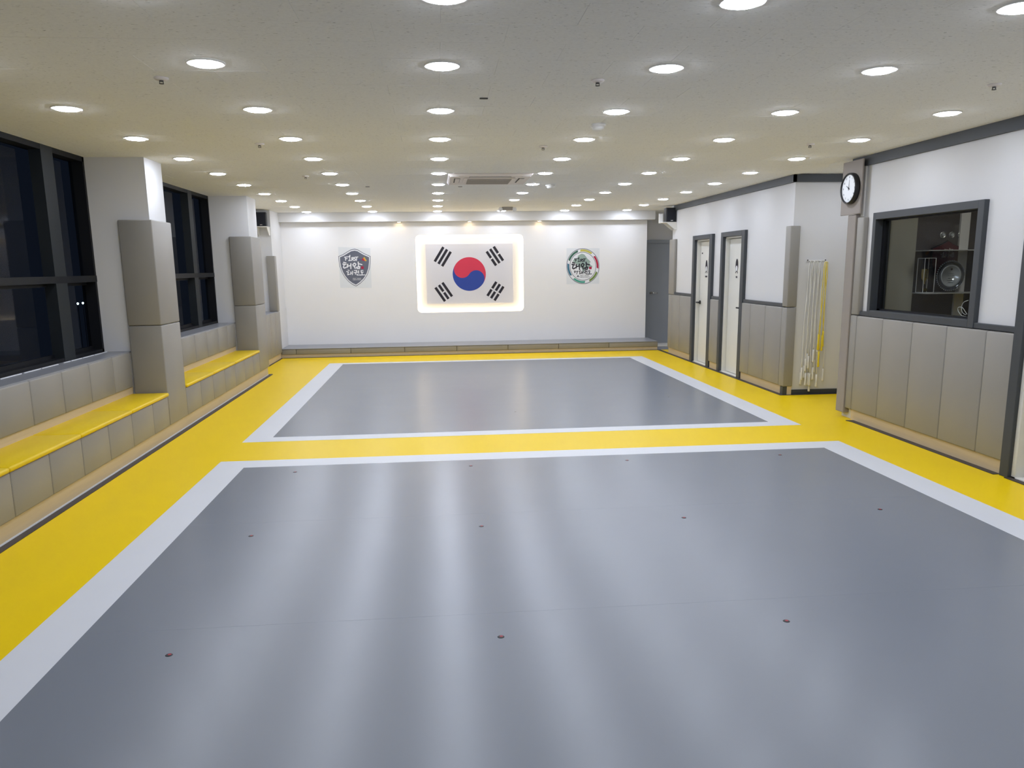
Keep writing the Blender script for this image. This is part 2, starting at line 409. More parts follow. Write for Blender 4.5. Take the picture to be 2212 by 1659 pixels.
# windows
def window(n, y0, y1, mull, label):
    w = thing('window_%d' % n, (-3.2, (y0 + y1) / 2, 0.866), None, None); w['kind'] = 'structure'; w['label'] = label
    X0, X1 = -3.33, -3.205
    zb, zt = 0.866, CE
    hold(B('window_frame', 'frame', None, (X0, X1, y0, y1, zb, zb + 0.03), (X0, X1, y0, y1, zt - 0.045, zt + 0.004), (X0, X1, y0, y0 + 0.035, zb, zt), (X0, X1, y1 - 0.035, y1, zb, zt)), w)
    hold(B('transom', 'frame', None, (X0, X1 + 0.004, y0, y1, 1.53, 1.588)), w)
    for a, h in mull: hold(B('mullion', 'mull', None, (-3.30, X1 + 0.002, a - h, a + h, zb, zt)), w)
    ys = [y0 + 0.035] + [q for a, h in mull for q in (a - h, a + h)] + [y1 - 0.035]
    for i in range(0, len(ys), 2):
        for za, zc in ((zb + 0.03, 1.53), (1.588, zt - 0.045)):
            hold(B('glass_pane', 'glass', None, (-3.308, -3.302, ys[i], ys[i + 1], za, zc)), w)
            if zc < 1.6:
                hold(B('sash_rail', 'frame', None, (-3.32, -3.285, ys[i], ys[i + 1], za, za + 0.03), (-3.32, -3.285, ys[i], ys[i + 1], zc - 0.03, zc)), w)
    return w
window(1, 4.35, 7.95, [(5.2, 0.06), (7.225, 0.105)], 'black framed night window above the nearer yellow bench')
window(2, 8.42, 12.02, [(9.2, 0.05), (11.14, 0.085)], 'black framed night window between the two white pillars')
window(3, 0.35, 3.88, [(1.5, 0.05), (2.7, 0.05)], 'black framed night window beside the camera')

# ---- back wall with the rounded recess for the flag
WBY = 15.8
wb = bmesh.new()
def rrect(x0, x1, z0, z1, r, n=8):
    pts = []
    for cx, cz, a0 in ((x1 - r, z1 - r, 0), (x0 + r, z1 - r, PI / 2), (x0 + r, z0 + r, PI), (x1 - r, z0 + r, 3 * PI / 2)):
        for i in range(n + 1):
            a = a0 + PI / 2 * i / n; pts.append((cx + r * math.cos(a), cz + r * math.sin(a)))
    return pts
FO = (-0.378, 1.722, 0.752, 2.245)
inner = rrect(*FO, 0.085)
ox0, ox1, oz0, oz1 = -2.92, 4.20, 0.0, CE + 0.006
cxf, czf = (FO[0] + FO[1]) / 2, (FO[2] + FO[3]) / 2
outer = []
n8 = 9
corners = [(ox1, oz1), (ox0, oz1), (ox0, oz0), (ox1, oz0)]
for q in range(4):
    for i in range(n8): outer.append(corners[q])
def slab_with_hole(bm, y0, y1):
    for y, flip in ((y0, False), (y1, True)):
        I = [bm.verts.new((p[0], y, p[1])) for p in inner]; C = [bm.verts.new((p[0], y, p[1])) for p in corners]
        for q in range(4):
            for i in range(n8 - 1): bm.faces.new((C[q], I[q * n8 + i], I[q * n8 + i + 1]))
            bm.faces.new((C[q], I[q * n8 + n8 - 1], I[((q + 1) % 4) * n8], C[(q + 1) % 4]))
        if not flip: I0, C0 = I, C
        else:
            N = len(I)
            for i in range(N): bm.faces.new((I0[i], I0[(i + 1) % N], I[(i + 1) % N], I[i]))
            for q in range(4): bm.faces.new((C0[q], C0[(q + 1) % 4], C[(q + 1) % 4], C[q]))
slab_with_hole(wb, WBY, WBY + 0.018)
wbo = finish(wb, 'wall_back', 'wall_lit', None); struct(wbo, 'white end wall behind the low platform')
B('wall_core', 'wall', wbo, (-2.92, 4.20, 15.91, 16.0, 0, CE), (4.16, 4.20, 15.818, 15.91, 0, CE), (-2.92, -2.88, 15.818, 15.91, 0, CE))
so = B('trim_1', 'wall', None, (-2.92, 4.315, 15.62, WBY - 0.001, 2.497, CE + 0.006)); struct(so, 'boxed white soffit along the top of the end wall')

# rear alcove
B2 = B('wall_rear', 'wall', None, (4.1, 5.3, 16.3, 16.4, 0, CE + 0.006), (5.2, 5.3, 14.45, 16.3, 0, CE + 0.006), (4.40, 5.3, 14.45, 14.55, 0, CE + 0.006)); struct(B2, 'white wall of the alcove with the grey door')
d1 = thing('door_1', (4.73, 16.28, 0), None, None); d1['kind'] = 'structure'; d1['label'] = 'blue grey door in the alcove right of the flag wall'
hold(B('door_leaf', 'greydoor', None, (4.33, 5.17, 16.26, 16.298, 0.012, 2.06)), d1)
hold(B('door_frame', 'greydoor', None, (4.25, 5.2, 16.235, 16.3, 2.06, 2.12), (4.25, 4.33, 16.235, 16.3, 0, 2.06)), d1)
bm = bmesh.new(); acyl(bm, (4.43, 1.05), 'y', 0.030, 16.24, 16.26, 20); acyl(bm, (4.43, 1.05), 'y', 0.013, 16.19, 16.24, 12)
acyl(bm, (16.195, 1.05), 'x', 0.010, 4.42, 4.555, 10)
hold(finish(bm, 'door_handle', 'steel', None, True), d1)

# ---- right wall, far section (two white doors)
D1 = (12.33, 13.05); D2 = (11.0, 11.73); ZT = 2.015
XW = 4.32
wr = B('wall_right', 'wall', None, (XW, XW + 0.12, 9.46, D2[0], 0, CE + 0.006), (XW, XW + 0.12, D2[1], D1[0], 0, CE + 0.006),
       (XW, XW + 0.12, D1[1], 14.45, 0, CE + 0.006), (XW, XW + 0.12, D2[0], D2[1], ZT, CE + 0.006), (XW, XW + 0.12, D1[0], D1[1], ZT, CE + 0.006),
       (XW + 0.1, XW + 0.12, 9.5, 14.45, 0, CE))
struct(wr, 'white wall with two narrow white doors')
PX = 4.27
for a, b in ((14.28, 14.46), (13.77, 14.28), (13.165, 13.77), (11.83, 12.19), (10.56, 10.875), (10.06, 10.56), (9.56, 10.06)):
    pad(wr, PX, XW, a, b, 0.108, 1.085)
Lc = [(XW, 9.555), (PX, 9.555), (PX, 9.415), (4.395, 9.415), (4.395, 9.457), (XW, 9.457)]
corner_pad(wr, Lc, 0.108, 1.085); corner_pad(wr, Lc, 1.095, 2.065)
corner_pad(wr, [(XW, 14.15), (XW, 14.47), (PX, 14.47), (PX, 14.15)], 1.09, 2.07, name='wall_pad', bev=0.01)
br = B('baseboard_right', 'ply', None, (4.295, XW + 0.01, 13.16, 14.455, 0, 0.108), (4.295, XW + 0.01, 11.83, 12.19, 0, 0.108), (4.295, XW + 0.01, 9.50, 10.875, 0, 0.108),
       (4.33, 4.388, 9.425, 9.46, 0, 0.108)); struct(br)
B('corner_block', 'dark', br, (4.275, 4.33, 9.425, 9.50, 0, 0.106))
rl = B('trim_2', 'dark', None, (4.288, XW, 13.165, 14.15, 1.087, 1.132), (4.288, XW, 11.83, 12.19, 1.087, 1.132), (4.288, XW, 9.555, 10.875, 1.087, 1.132), bev=0.004)
struct(rl, 'charcoal rail above the padding of the wall with two doors')
cr = B('trim_3', 'dark', None, (4.288, XW, 9.43, 14.45, 2.575, CE), (4.288, 5.4, 9.43, 9.46, 2.575, CE)); struct(cr, 'charcoal cornice around the corner beside the white doors')

def door(n, y0, y1, fy0, fy1, hside, label, icon):
    d = thing('door_%d' % n, (4.38, (y0 + y1) / 2, 0), None, None); d['kind'] = 'structure'; d['label'] = label
    hold(B('door_frame', 'dark', None, (4.275, 4.325, fy0, y0 - 0.0, 0, 2.085), (4.275, 4.325, y1 + 0.0, fy1, 0, 2.085), (4.275, 4.325, y0, y1, ZT, 2.085), bev=0.004), d)
    hold(B('door_jamb', 'leaf', None, (4.322, 4.44, y0 - 0.001, y0 + 0.022, 0, ZT), (4.322, 4.44, y1 - 0.022, y1 + 0.001, 0, ZT), (4.322, 4.44, y0, y1, ZT - 0.022, ZT + 0.001)), d)
    hold(B('threshold', 'leaf', None, (4.30, 4.44, y0, y1, 0, 0.010)), d)
    lf = hold(B('door_leaf', 'leaf', None, (4.380, 4.418, y0 + 0.029, y1 - 0.029, 0.016, ZT - 0.030), bev=0.002), d)
    bm = bmesh.new()
    hy = y1 - 0.075 if hside > 0 else y0 + 0.075
    zz = 1.0 if n == 2 else 0.998
    acyl(bm, (hy, zz), 'x', 0.030, 4.366, 4.378, 16); acyl(bm, (hy, zz), 'x', 0.012, 4.315, 4.37, 10)
    abox(bm, 4.305, 4.325, hy - (0.115 if hside > 0 else -0.012) , hy + (0.012 if hside > 0 else 0.115), zz - 0.011, zz + 0.011, bev=0.004)
    h = finish(bm, 'door_handle', 'black', lf); h['label'] = 'black lever handle'
    # pictogram: dark capped oval over a pale one, small caption bars
    iy, iz = icon
    def oval(bm, ry, rz, cz, x, a0=0, a1=2 * PI, N=20, close=None):
        pts = [(iy - ry * math.cos(a0 + (a1 - a0) * i / N), cz + rz * math.sin(a0 + (a1 - a0) * i / N)) for i in range(N if close is None else N + 1)]
        aprism(bm, pts, 'x', x, x + 0.0008)
    bm = bmesh.new(); oval(bm, 0.050, 0.075, iz, 4.3765)
    if n == 2: oval(bm, 0.045, 0.11, iz, 4.3762, 0, PI, close=1)
    else: oval(bm, 0.050, 0.10, iz + 0.01, 4.3762, 0, PI, close=1)
    aprism(bm, [(iy - 0.05, iz - 0.095), (iy - 0.035, iz - 0.1), (iy, iz - 0.055), (iy + 0.035, iz - 0.1), (iy + 0.05, iz - 0.095), (iy, iz - 0.04)][::1], 'x', 4.3763, 4.3771)
    sg = finish(bm, 'pictogram', 'ink', lf); sg['label'] = 'dark oval figure pictogram'
    bm = bmesh.new(); oval(bm, 0.034, 0.040, iz - 0.028, 4.3756)
    finish(bm, 'pictogram_face', 'printwhite', lf)
    bm = bmesh.new()
    w = 0.10 if n == 2 else 0.06
    k = 5 if n == 2 else 3
    for i in range(k): abox(bm, 4.3765, 4.3775, iy - w / 2 + i * w / k, iy - w / 2 + (i + 0.72) * w / k, iz - 0.165, iz - 0.14)
    finish(bm, 'caption', 'ink', lf)
    return d
dA = door(2, D1[0], D1[1], 12.205, 13.155, +1, 'narrow white door with black frame, nearer the flag wall', (12.72, 1.578))
bm = bmesh.new(); acyl(bm, (12.93, 1.80), 'x', 0.012, 4.370, 4.378, 10); hold(finish(bm, 'peephole', 'black', None), dA)
door(3, D2[0], D2[1], 10.885, 11.82, -1, 'narrow white door with black frame, nearer the hanging ropes', (11.395, 1.585))

# ---- recess wall with the ropes
wrc = B('wall_recess', 'wall', None, (XW + 0.12, 5.5, 9.46, 9.56, 0, CE + 0.006), (XW, XW + 0.12, 9.459, 9.46, 0, CE), (5.4, 5.5, 7.9, 9.5, 0, CE + 0.006)); struct(wrc, 'white recess wall where the skipping ropes hang')
bb = B('baseboard_recess', 'dark', None, (4.392, 5.4, 9.445, 9.459, 0, 0.06)); struct(bb)

# ---- right wall, near section with the office window
XN = 4.325
WY0, WY1, WZ0, WZ1 = 6.075, 7.565, 1.148, 2.035
DN = (4.50, 5.43)
wn = B('wall_office', 'wall', None, (XN, XN + 0.10, WY1, 8.04, 0, CE + 0.006), (XN, XN + 0.10, DN[1], WY0, 0, CE + 0.006), (XN, XN + 0.10, WY0, WY1, 0, WZ0), (XN, XN + 0.10, WY0, WY1, WZ1, CE + 0.006),
       (XN, XN + 0.10, -1.2, DN[0], 0, CE + 0.006), (XN, XN + 0.10, DN[0], DN[1], 2.06, CE + 0.006)); struct(wn, 'white office wall with the clock and the dark framed window')
for a, b in ((7.285, 7.765), (6.80, 7.285), (6.31, 6.80), (5.822, 6.31), (5.515, 5.822)):
    pad(wn, PX, XN, a, b, 0.112, 1.085)
pad(wn, PX, XN, 7.768, 7.895, 0.112, 1.088, name='corner_pad'); pad(wn, PX - 0.002, XN, 7.755, 7.885, 1.094, 2.068, name='corner_pad')
ec = B('end_board', 'board', wn, (PX - 0.012, XN + 0.13, 7.897, 8.055, 0.055, 2.10), bev=0.008, seg=2); ec['label'] = 'taupe felt board around the wall end'
brn = B('baseboard_office', 'ply', None, (4.295, XN + 0.01, 5.53, 7.80, 0, 0.112)); struct(brn)
rln = B('trim_4', 'dark', None, (4.29, XN, 7.60, 7.755, 1.09, 1.135), (4.29, XN, 5.53, 6.05, 1.09, 1.135), bev=0.004); struct(rln, 'charcoal rail beside the office window')
crn = B('trim_5', 'dark', None, (4.295, XN, -1.2, 7.87, 2.568, CE), (4.295, XN, 7.87, 8.10, 2.640, CE)); struct(crn, 'charcoal cornice above the office window')
du = B('trim_6', 'white', None, (4.308, XN, 7.850, 7.912, 2.075, 2.568), bev=0.003); struct(du, 'white cable duct below the cornice beside the clock')

# office window
w4 = thing('window_4', (4.37, 6.82, 1.1), None, None); w4['kind'] = 'structure'; w4['label'] = 'dark framed office window in the white wall'
FX0, FX1 = 4.283, 4.44
hold(B('window_frame', 'dark', None, (FX0, FX1, 6.005, WY0 + 0.003, 1.09, 2.095), (FX0, FX1, WY1 - 0.003, 7.615, 1.09, 2.095), (FX0, FX1, WY0, WY1, WZ1 - 0.006, 2.095), (FX0, FX1, WY0, WY1, 1.09, WZ0 + 0.004), bev=0.003), w4)
hold(B('sash_frame', 'frame', None, (4.36, 4.395, WY1 - 0.05, WY1 - 0.003, WZ0, WZ1), (4.36, 4.395, WY0, WY0 + 0.02, WZ0, WZ1), (4.36, 4.395, WY0, WY1, WZ0, WZ0 + 0.02), (4.36, 4.395, WY0, WY1, WZ1 - 0.02, WZ1)), w4)
hold(B('glass_pane', 'oglass', None, (4.372, 4.378, WY0, WY1, WZ0, WZ1)), w4)

# near door beside the right edge of the frame
d4 = thing('door_4', (4.38, 4.97, 0), None, None); d4['kind'] = 'structure'; d4['label'] = 'ivory door with a charcoal frame at the right edge'
hold(B('door_frame', 'dark', None, (4.27, 4.335, 5.43, 5.525, 0, 2.13), (4.27, 4.335, 4.41, 4.50, 0, 2.13), (4.27, 4.335, 4.50, 5.43, 2.06, 2.13), bev=0.004), d4)
hold(B('door_jamb', 'leaf', None, (4.30, 4.45, 5.39, 5.431, 0.0, 2.06), (4.30, 4.45, 4.499, 4.54, 0.0, 2.06), (4.30, 4.45, 4.5, 5.43, 2.02, 2.06)), d4)
hold(B('threshold', 'white', None, (4.30, 4.45, 4.50, 5.43, 0, 0.014)), d4)
hold(B('door_leaf', 'leaf', None, (4.375, 4.415, 4.545, 5.385, 0.018, 2.015)), d4)
bm = bmesh.new(); acyl(bm, (4.62, 1.0), 'x', 0.028, 4.36, 4.375, 16); abox(bm, 4.30, 4.318, 4.61, 4.74, 0.99, 1.01, bev=0.004); acyl(bm, (4.62, 1.0), 'x', 0.01, 4.31, 4.36, 10)
hold(finish(bm, 'door_handle', 'black', None), d4)

# closing walls behind the camera
wf = B('wall_front', 'wall', None, (-3.35, 4.5, -1.3, -1.2, 0, CE + 0.006)); struct(wf, 'plain white wall behind the camera')
for a in range(8):
    pad(wf, -3.1 + a * 0.9, -3.1 + (a + 1) * 0.9 , -1.2, -1.16, 0.11, 1.085)

# office shell
of = B('wall_partition', 'office', None, (4.425, 6.4, 7.95, 8.0, 0, CE), (6.35, 6.4, 4.3, 7.95, 0, CE), (4.425, 6.4, 5.55, 5.6, 0, CE)); struct(of, 'olive grey wall inside the office')
ol = thing('added_office_lamp', (5.2, 6.9, CE), 'added unseen square lamp on the office ceiling, brightening the office', 'light')  # added lamp, out of sight, to brighten the office interior
hold(B('fill_lamp_body', 'white', None, (5.05, 5.35, 6.75, 7.05, CE - 0.03, CE)), ol); hold(B('fill_lamp_panel', 'office_fill', None, (5.065, 5.335, 6.765, 7.035, CE - 0.032, CE - 0.030)), ol)
oc = B('trim_7', 'column', None, (4.62, 4.905, 7.86, 7.95, 0, CE)); struct(oc, 'beige column seen through the office window')

# night outside
gr = B('ground_outside', 'night', None, (-60, -3.4, -30, 60, -9.2, -9.0)); struct(gr, 'dark ground far below the windows'); 

# ================================================================== THINGS
# ---- benches
def bench(y0, y1, seats, fronts, label):
    b = thing('bench', (-2.8, (y0 + y1) / 2, 0), label, 'bench', 'built-in yellow benches')
    hold(B('bench_base', 'ply', None, (-2.984, -2.682, y0 + 0.002, y1 - 0.002, 0.0, 0.422)), b)
    hold(B('kickboard', 'ply', None, (-2.682, -2.662, y0, y1, 0.0, 0.127)), b)['label'] = 'beige kickboard'
    run(fronts, lambda a, c: pad(b, -2.682, -2.64, a, c, 0.130, 0.420, name='front_pad', bev=0.010))
    run(seats, lambda a, c: pad(b, -2.984, -2.622, a, c, 0.423, 0.458, m='seat', name='seat_cushion', bev=0.013))
    return b
bench(4.352, 7.905, [4.352, 4.949, 5.946, 6.94, 7.895], [4.352, 4.48, 4.978, 5.478, 5.972, 6.462, 6.957, 7.472, 7.90], 'built-in bench with yellow seat under the nearest window')
bench(8.475, 11.975, [8.478, 9.49, 10.512, 11.965], [8.478, 8.994, 9.487, 10.015, 10.53, 11.05, 11.55, 11.97], 'built-in bench with yellow seat between the two padded pillars')

# ---- low platform in front of the flag wall
pf = thing('platform', (0.66, 15.4, 0), 'low platform with grey top and taupe padded front', 'platform')
hold(B('platform_base', 'ply', None, (-2.905, 4.238, 15.04, 15.795, 0, 0.155)), pf)
hold(B('kickboard', 'ply', None, (-2.905, 4.238, 15.012, 15.04, 0, 0.062)), pf)['label'] = 'beige kickboard'
run([-2.90, -2.635, -1.63, -0.633, 0.35, 1.325, 2.30, 3.28, 4.245], lambda a, c: pad(pf, a, c, 15.0, 15.042, 0.064, 0.158, name='front_pad', bev=0.006))
hold(B('platform_top', 'sill', None, (-2.905, 4.243, 14.992, 15.798, 0.160, 0.170), bev=0.002), pf)['label'] = 'smooth grey top'

# ---- backlit flag
fp = thing('backlit_flag', (cxf, 15.9, FO[2]), 'backlit Korean flag in a rounded glowing recess of the end wall', 'flag')
hold(B('backboard', 'wall', None, (FO[0] - 0.07, FO[1] + 0.07, 15.895, 15.909, FO[2] - 0.07, FO[3] + 0.07)), fp)
bm = bmesh.new()
e = 0.045
for b in ((FO[0] - e, FO[1] + e, 15.845, 15.86, FO[3] + e - 0.012, FO[3] + e), (FO[0] - e, FO[1] + e, 15.845, 15.86, FO[2] - e, FO[2] - e + 0.012),
          (FO[0] - e, FO[0] - e + 0.012, 15.845, 15.86, FO[2] - e, FO[3] + e), (FO[1] + e - 0.012, FO[1] + e, 15.845, 15.86, FO[2] - e, FO[3] + e)):
    abox(bm, *b)
hold(finish(bm, 'light_strip', 'led', None), fp)['label'] = 'warm LED strip behind the rounded edge'
FX, FZ = 0.654, 1.489
hold(B('flag_panel', 'flagwhite', None, (-0.197, 1.524, 15.868, 15.893, 0.912, 2.076), bev=0.002), fp)
yF = 15.8672
def flagpoly(name, pts, m):
    bm = bmesh.new()
    aprism(bm, pts, 'y', yF - 0.001, 15.869); 
    bm.normal_update(); bmesh.ops.triangulate(bm, faces=bm.faces)
    return hold(finish(bm, name, m, None), fp)
R = 0.327; th = math.atan2(2, 3)
d = Vector((math.cos(PI - th), math.sin(PI - th)))      # upper left end of the diameter
c1 = d * R / 2; c2 = -d * R / 2
def arc(c, r, a0, a1, n=24): return [(c[0] + r * math.cos(a0 + (a1 - a0) * i / n), c[1] + r * math.sin(a0 + (a1 - a0) * i / n)) for i in range(n + 1)]
aL = PI - th; aR = -th
def layer(name, pts, m, k):
    bm = bmesh.new(); aprism(bm, [(FX + x, FZ + z) for x, z in pts], 'y', yF - 0.0006 * k - 0.001, 15.869)
    return hold(finish(bm, name, m, None), fp)
layer('blue_disc', arc((0, 0), R, 0, 2 * PI, 64)[:-1], 'blue', 0)
layer('red_half', arc((0, 0), R, aL, aR, 48), 'red', 1)
layer('red_lobe', arc(c1, R / 2, 0, 2 * PI, 40)[:-1], 'red', 2)
layer('blue_lobe', arc(c2, R / 2, 0, 2 * PI, 40)[:-1], 'blue', 2)
def trigram(cx, cz, ang, kinds):
    u = Vector((math.cos(ang), math.sin(ang))); v = Vector((math.sin(ang), -math.cos(ang)))
    for i, k in enumerate(kinds):
        c = Vector((FX + cx, FZ + cz)) + v * (i - 1) * 0.084
        segs = [(-0.1635, 0.1635)] if k else [(-0.1635, -0.0135), (0.0135, 0.1635)]
        for a, b in segs:
            p = [c + u * a + v * 0.025, c + u * b + v * 0.025, c + u * b - v * 0.025, c + u * a - v * 0.025]
            flagpoly('trigram_bar', [tuple(q) for q in p], 'ink')
tx, tz = 0.512, 0.342
trigram(-tx, tz, th * 0 + PI / 2 - th * 1.0 + 0.02, (1, 1, 1))
trigram(tx, tz, -(PI / 2 - th) - 0.0, (0, 1, 0))
trigram(-tx, -tz, -(PI / 2 - th), (1, 0, 1))
trigram(tx, -tz, PI / 2 - th, (0, 0, 0))

# ---- lettering strokes (shared by both posters)
STROKES = dict(
 first=[((615,506),(720,492)),((640,500),(650,602)),((645,552),(700,540)),((738,500),(778,448)),((772,448),(766,596)),((735,602),(818,596)),
        ((826,520),(832,602)),((826,518),(872,508),(880,540),(838,556),(890,600)),((948,500),(905,508),(898,540),(936,558),(930,592),(890,600)),((930,506),(1010,494)),((972,502),(960,606))],
 taeam=[((590,655),(668,672)),((570,702),(668,716)),((612,712),(588,800),(620,820),(690,785)),((712,705),(702,800)),((715,762),(800,745)),((802,690),(806,838)),
        ((905,672),(950,700),(925,752),(875,755),(858,720),(905,672)),((900,760),(932,830)),((1014,640),(1024,762)),((1036,690),(1128,716)),((965,795),(1060,770),(1052,830),(985,828),(965,795))],
 tkd=[((722,876),(762,890)),((682,918),(748,932)),((728,935),(716,1015),(775,990)),((806,925),(800,1008)),((806,968),(850,960)),((856,905),(852,1014)),
      ((905,886),(980,882),(958,932)),((898,948),(1000,936)),((948,945),(940,1000)),((1030,888),(1034,972)),((1000,930),(1034,926)),((985,985),(988,1018),(1100,1012)),
      ((1100,890),(1160,882)),((1102,890),(1106,942),(1168,930)),((1132,940),(1132,1008)),((1070,1018),(1226,1010))])
RB = [0]
def ribbon(bm, pts, w, y0, y1):
    pts = [Vector(p) for p in pts]
    for a, b in zip(pts, pts[1:]):
        dd = (b - a); L = dd.length
        if L < 1e-6: continue
        dd /= L; nrm = Vector((-dd.y, dd.x))
        q = [a - dd * w * .35 + nrm * w * .25, a - dd * w * .1 + nrm * w * .5, b + nrm * w * .42, b + dd * w * .4, b - nrm * w * .42, a - dd * w * .1 - nrm * w * .5, a - dd * w * .35 - nrm * w * .25]
        RB[0] = (RB[0] + 1) % 60
        aprism(bm, [tuple(k) for k in q], 'y', y0 - RB[0] * 0.00004, y1)

# shield poster (local units: pixels of a 1797-wide study of the poster)
sp = thing('wall_poster', (-1.564, 15.799, 1.29), 'pale poster with a slate grey shield emblem, left of the flag', 'poster', 'emblem posters beside the flag')
def MS(cx, cy, lean=-0.062, sl=0.02, X=-1.564, Z=1.651, ccx=912, ccy=788, s=0.0091 / 13.82):
    dx = (cx - ccx) + lean * (cy - ccy); dy = (cy - ccy) + sl * (cx - ccx)
    return (X + dx * s, Z - dy * s)
def spoly(name, pts, m, k, par, f=MS, y=15.7985):
    bm = bmesh.new(); aprism(bm, [f(*p) for p in pts], 'y', y - 0.0008 * k, y); bm.normal_update(); bmesh.ops.triangulate(bm, faces=bm.faces)
    return hold(finish(bm, name, m, None), par)
spoly('sheet', [(430, 215), (1360, 240), (1415, 1385), (505, 1390)], 'paper', 1, sp)
half = [(905, 265), (1000, 285), (1180, 390), (1368, 470), (1372, 620), (1350, 830), (1290, 1010), (1200, 1150), (1085, 1265), (962, 1348)]
left = [(850, 1295), (735, 1210), (625, 1080), (545, 950), (480, 780), (450, 620), (440, 480), (560, 430), (700, 340), (800, 285)]
sh = half + left
def shr(pts, k, c=(912, 790)): return [(c[0] + (p[0] - c[0]) * k, c[1] + (p[1] - c[1]) * k) for p in pts]
spoly('shield_edge', sh, 'shieldgrey', 2, sp); spoly('shield_band', shr(sh, 0.965), 'printwhite', 3, sp); spoly('shield_field', shr(sh, 0.905), 'shieldgrey', 4, sp)
bm = bmesh.new()
for w, key in ((26, 'first'), (34, 'taeam'), (26, 'tkd')):
    for st in STROKES[key]: ribbon(bm, [MS(*p) for p in st], w * 0.0091 / 13.82, 15.7945, 15.7955)
hold(finish(bm, 'lettering', 'printwhite', None), sp)['label'] = 'white brush lettering F1RST over Korean script'
spoly('seal', [(1100, 765), (1175, 765), (1178, 840), (1104, 838)], 'pcrimson', 5, sp)
bm = bmesh.new(); ribbon(bm, [MS(1010, 575), MS(1110, 572)], 12 * 0.0091 / 13.82, 15.7945, 15.7955); hold(finish(bm, 'belt_mark', 'blue', None), sp)
for pts, m in (([(1108, 575), (1150, 530), (1205, 612), (1150, 600)], 'pcrimson'), ([(1150, 530), (1172, 508), (1240, 618), (1205, 612)], 'porange'), ([(1172, 508), (1190, 490), (1262, 600), (1240, 618)], 'pyellow')):
    spoly('ribbon_mark', pts, m, 5, sp)
text_obj('small_lettering', 'FIRST TAEAM', 0.027, 'printwhite', sp, (MS(985, 1118)[0], 15.7945, MS(1015, 1118)[1]), ROT_FRONT)
text_obj('small_lettering', 'TAEKWONDO', 0.025, 'printwhite', sp, (MS(985, 1155)[0], 15.7945, MS(1015, 1155)[1]), ROT_FRONT)

# round emblem poster
rp = thing('wall_poster', (2.915, 15.799, 1.28), 'pale poster with a round multicoloured tree emblem, right of the flag', 'poster', 'emblem posters beside the flag')
SR = 0.0091 / 15.083
def MR(cx, cy): return (2.912 + ((cx - 902) + 0.015 * (cy - 838)) * SR, 1.612 - ((cy - 838) + 0.018 * (cx - 902)) * SR)
spoly('sheet', [(365, 262), (1462, 252), (1440, 1400), (345, 1425)], 'paper', 1, rp, MR)
def circ(r, n=48): return [(902 + r * 0.955 * math.cos(2 * PI * i / n), 838 + r * math.sin(2 * PI * i / n)) for i in range(n)]
for r, m, k, nm in ((575, 'shieldgrey', 2, 'ring_outline'), (556, 'printwhite', 3, 'ring_band'), (462, 'shieldgrey', 4, 'ring_outline'), (445, 'printwhite', 5, 'disc')):
    spoly(nm, circ(r), m, k, rp, MR)
def sector(a0, a1, m, n=10):
    r0, r1 = 480, 545
    pts = [(902 + r1 * .955 * math.cos(math.radians(a0 + (a1 - a0) * i / n)), 838 - r1 * math.sin(math.radians(a0 + (a1 - a0) * i / n))) for i in range(n + 1)]
    pts += [(902 + r0 * .955 * math.cos(math.radians(a1 + 3 - (a1 - a0) * i / n)), 838 - r0 * math.sin(math.radians(a1 + 3 - (a1 - a0) * i / n))) for i in range(n + 1)]
    spoly('ring_segment', pts, m, 5, rp, MR)
sector(52, 98, 'pyellow'); sector(-8, 38, 'pcrimson'); sector(-66, -22, 'polive'); sector(-130, -84, 'pteal'); sector(170, 214, 'pblue'); sector(108, 158, 'pgreen')
tree = [(870, 430), (955, 460), (1010, 530), (1060, 600), (1110, 640), (1165, 705), (1120, 720), (1150, 790), (1215, 830), (1190, 920), (1060, 900), (960, 930), (930, 1000), (905, 1090), (890, 1000), (860, 900), (780, 860), (700, 780), (640, 730), (560, 680), (620, 600), (720, 570), (750, 490)]
spoly('tree_mark', tree, 'psage', 6, rp, MR)
bm = bmesh.new()
def rs(key, src, dst, w):
    (sx0, sy0, sx1, sy1), (dx0, dy0, dx1, dy1) = src, dst
    for st in STROKES[key]:
        ribbon(bm, [MR(dx0 + (p[0] - sx0) / (sx1 - sx0) * (dx1 - dx0), dy0 + (p[1] - sy0) / (sy1 - sy0) * (dy1 - dy0)) for p in st], w * SR, 15.7935, 15.7945)
rs('first', (610, 440, 1010, 610), (615, 545, 1000, 695), 26)
rs('taeam', (565, 630, 1130, 850), (530, 690, 1130, 960), 42)
rs('tkd', (680, 870, 1230, 1030), (760, 960, 1195, 1100), 24)
for st in (((610, 990), (625, 1050), (660, 1000), (640, 990)), ((690, 1000), (710, 1040)), ((722, 990), (690, 1098))): ribbon(bm, [MR(*p) for p in st], 22 * SR, 15.7935, 15.7945)
hold(finish(bm, 'lettering', 'ink', None), rp)['label'] = 'black brush lettering F1RST over Korean script'
spoly('seal', [(1105, 850), (1190, 850), (1190, 930), (1108, 930)], 'pcrimson', 8, rp, MR)
spoly('small_tree_mark', [(730, 1120), (775, 1175), (745, 1180), (740, 1215), (725, 1185), (685, 1180)], 'shieldgrey', 8, rp, MR)
text_obj('small_lettering', 'FIRST TAEAM', 0.030, 'ink', rp, (MR(950, 1140)[0], 15.7935, MR(950, 1140)[1]), ROT_FRONT)
text_obj('small_lettering', 'TAEKWONDO', 0.032, 'ink', rp, (MR(950, 1190)[0], 15.7935, MR(950, 1190)[1]), ROT_FRONT)

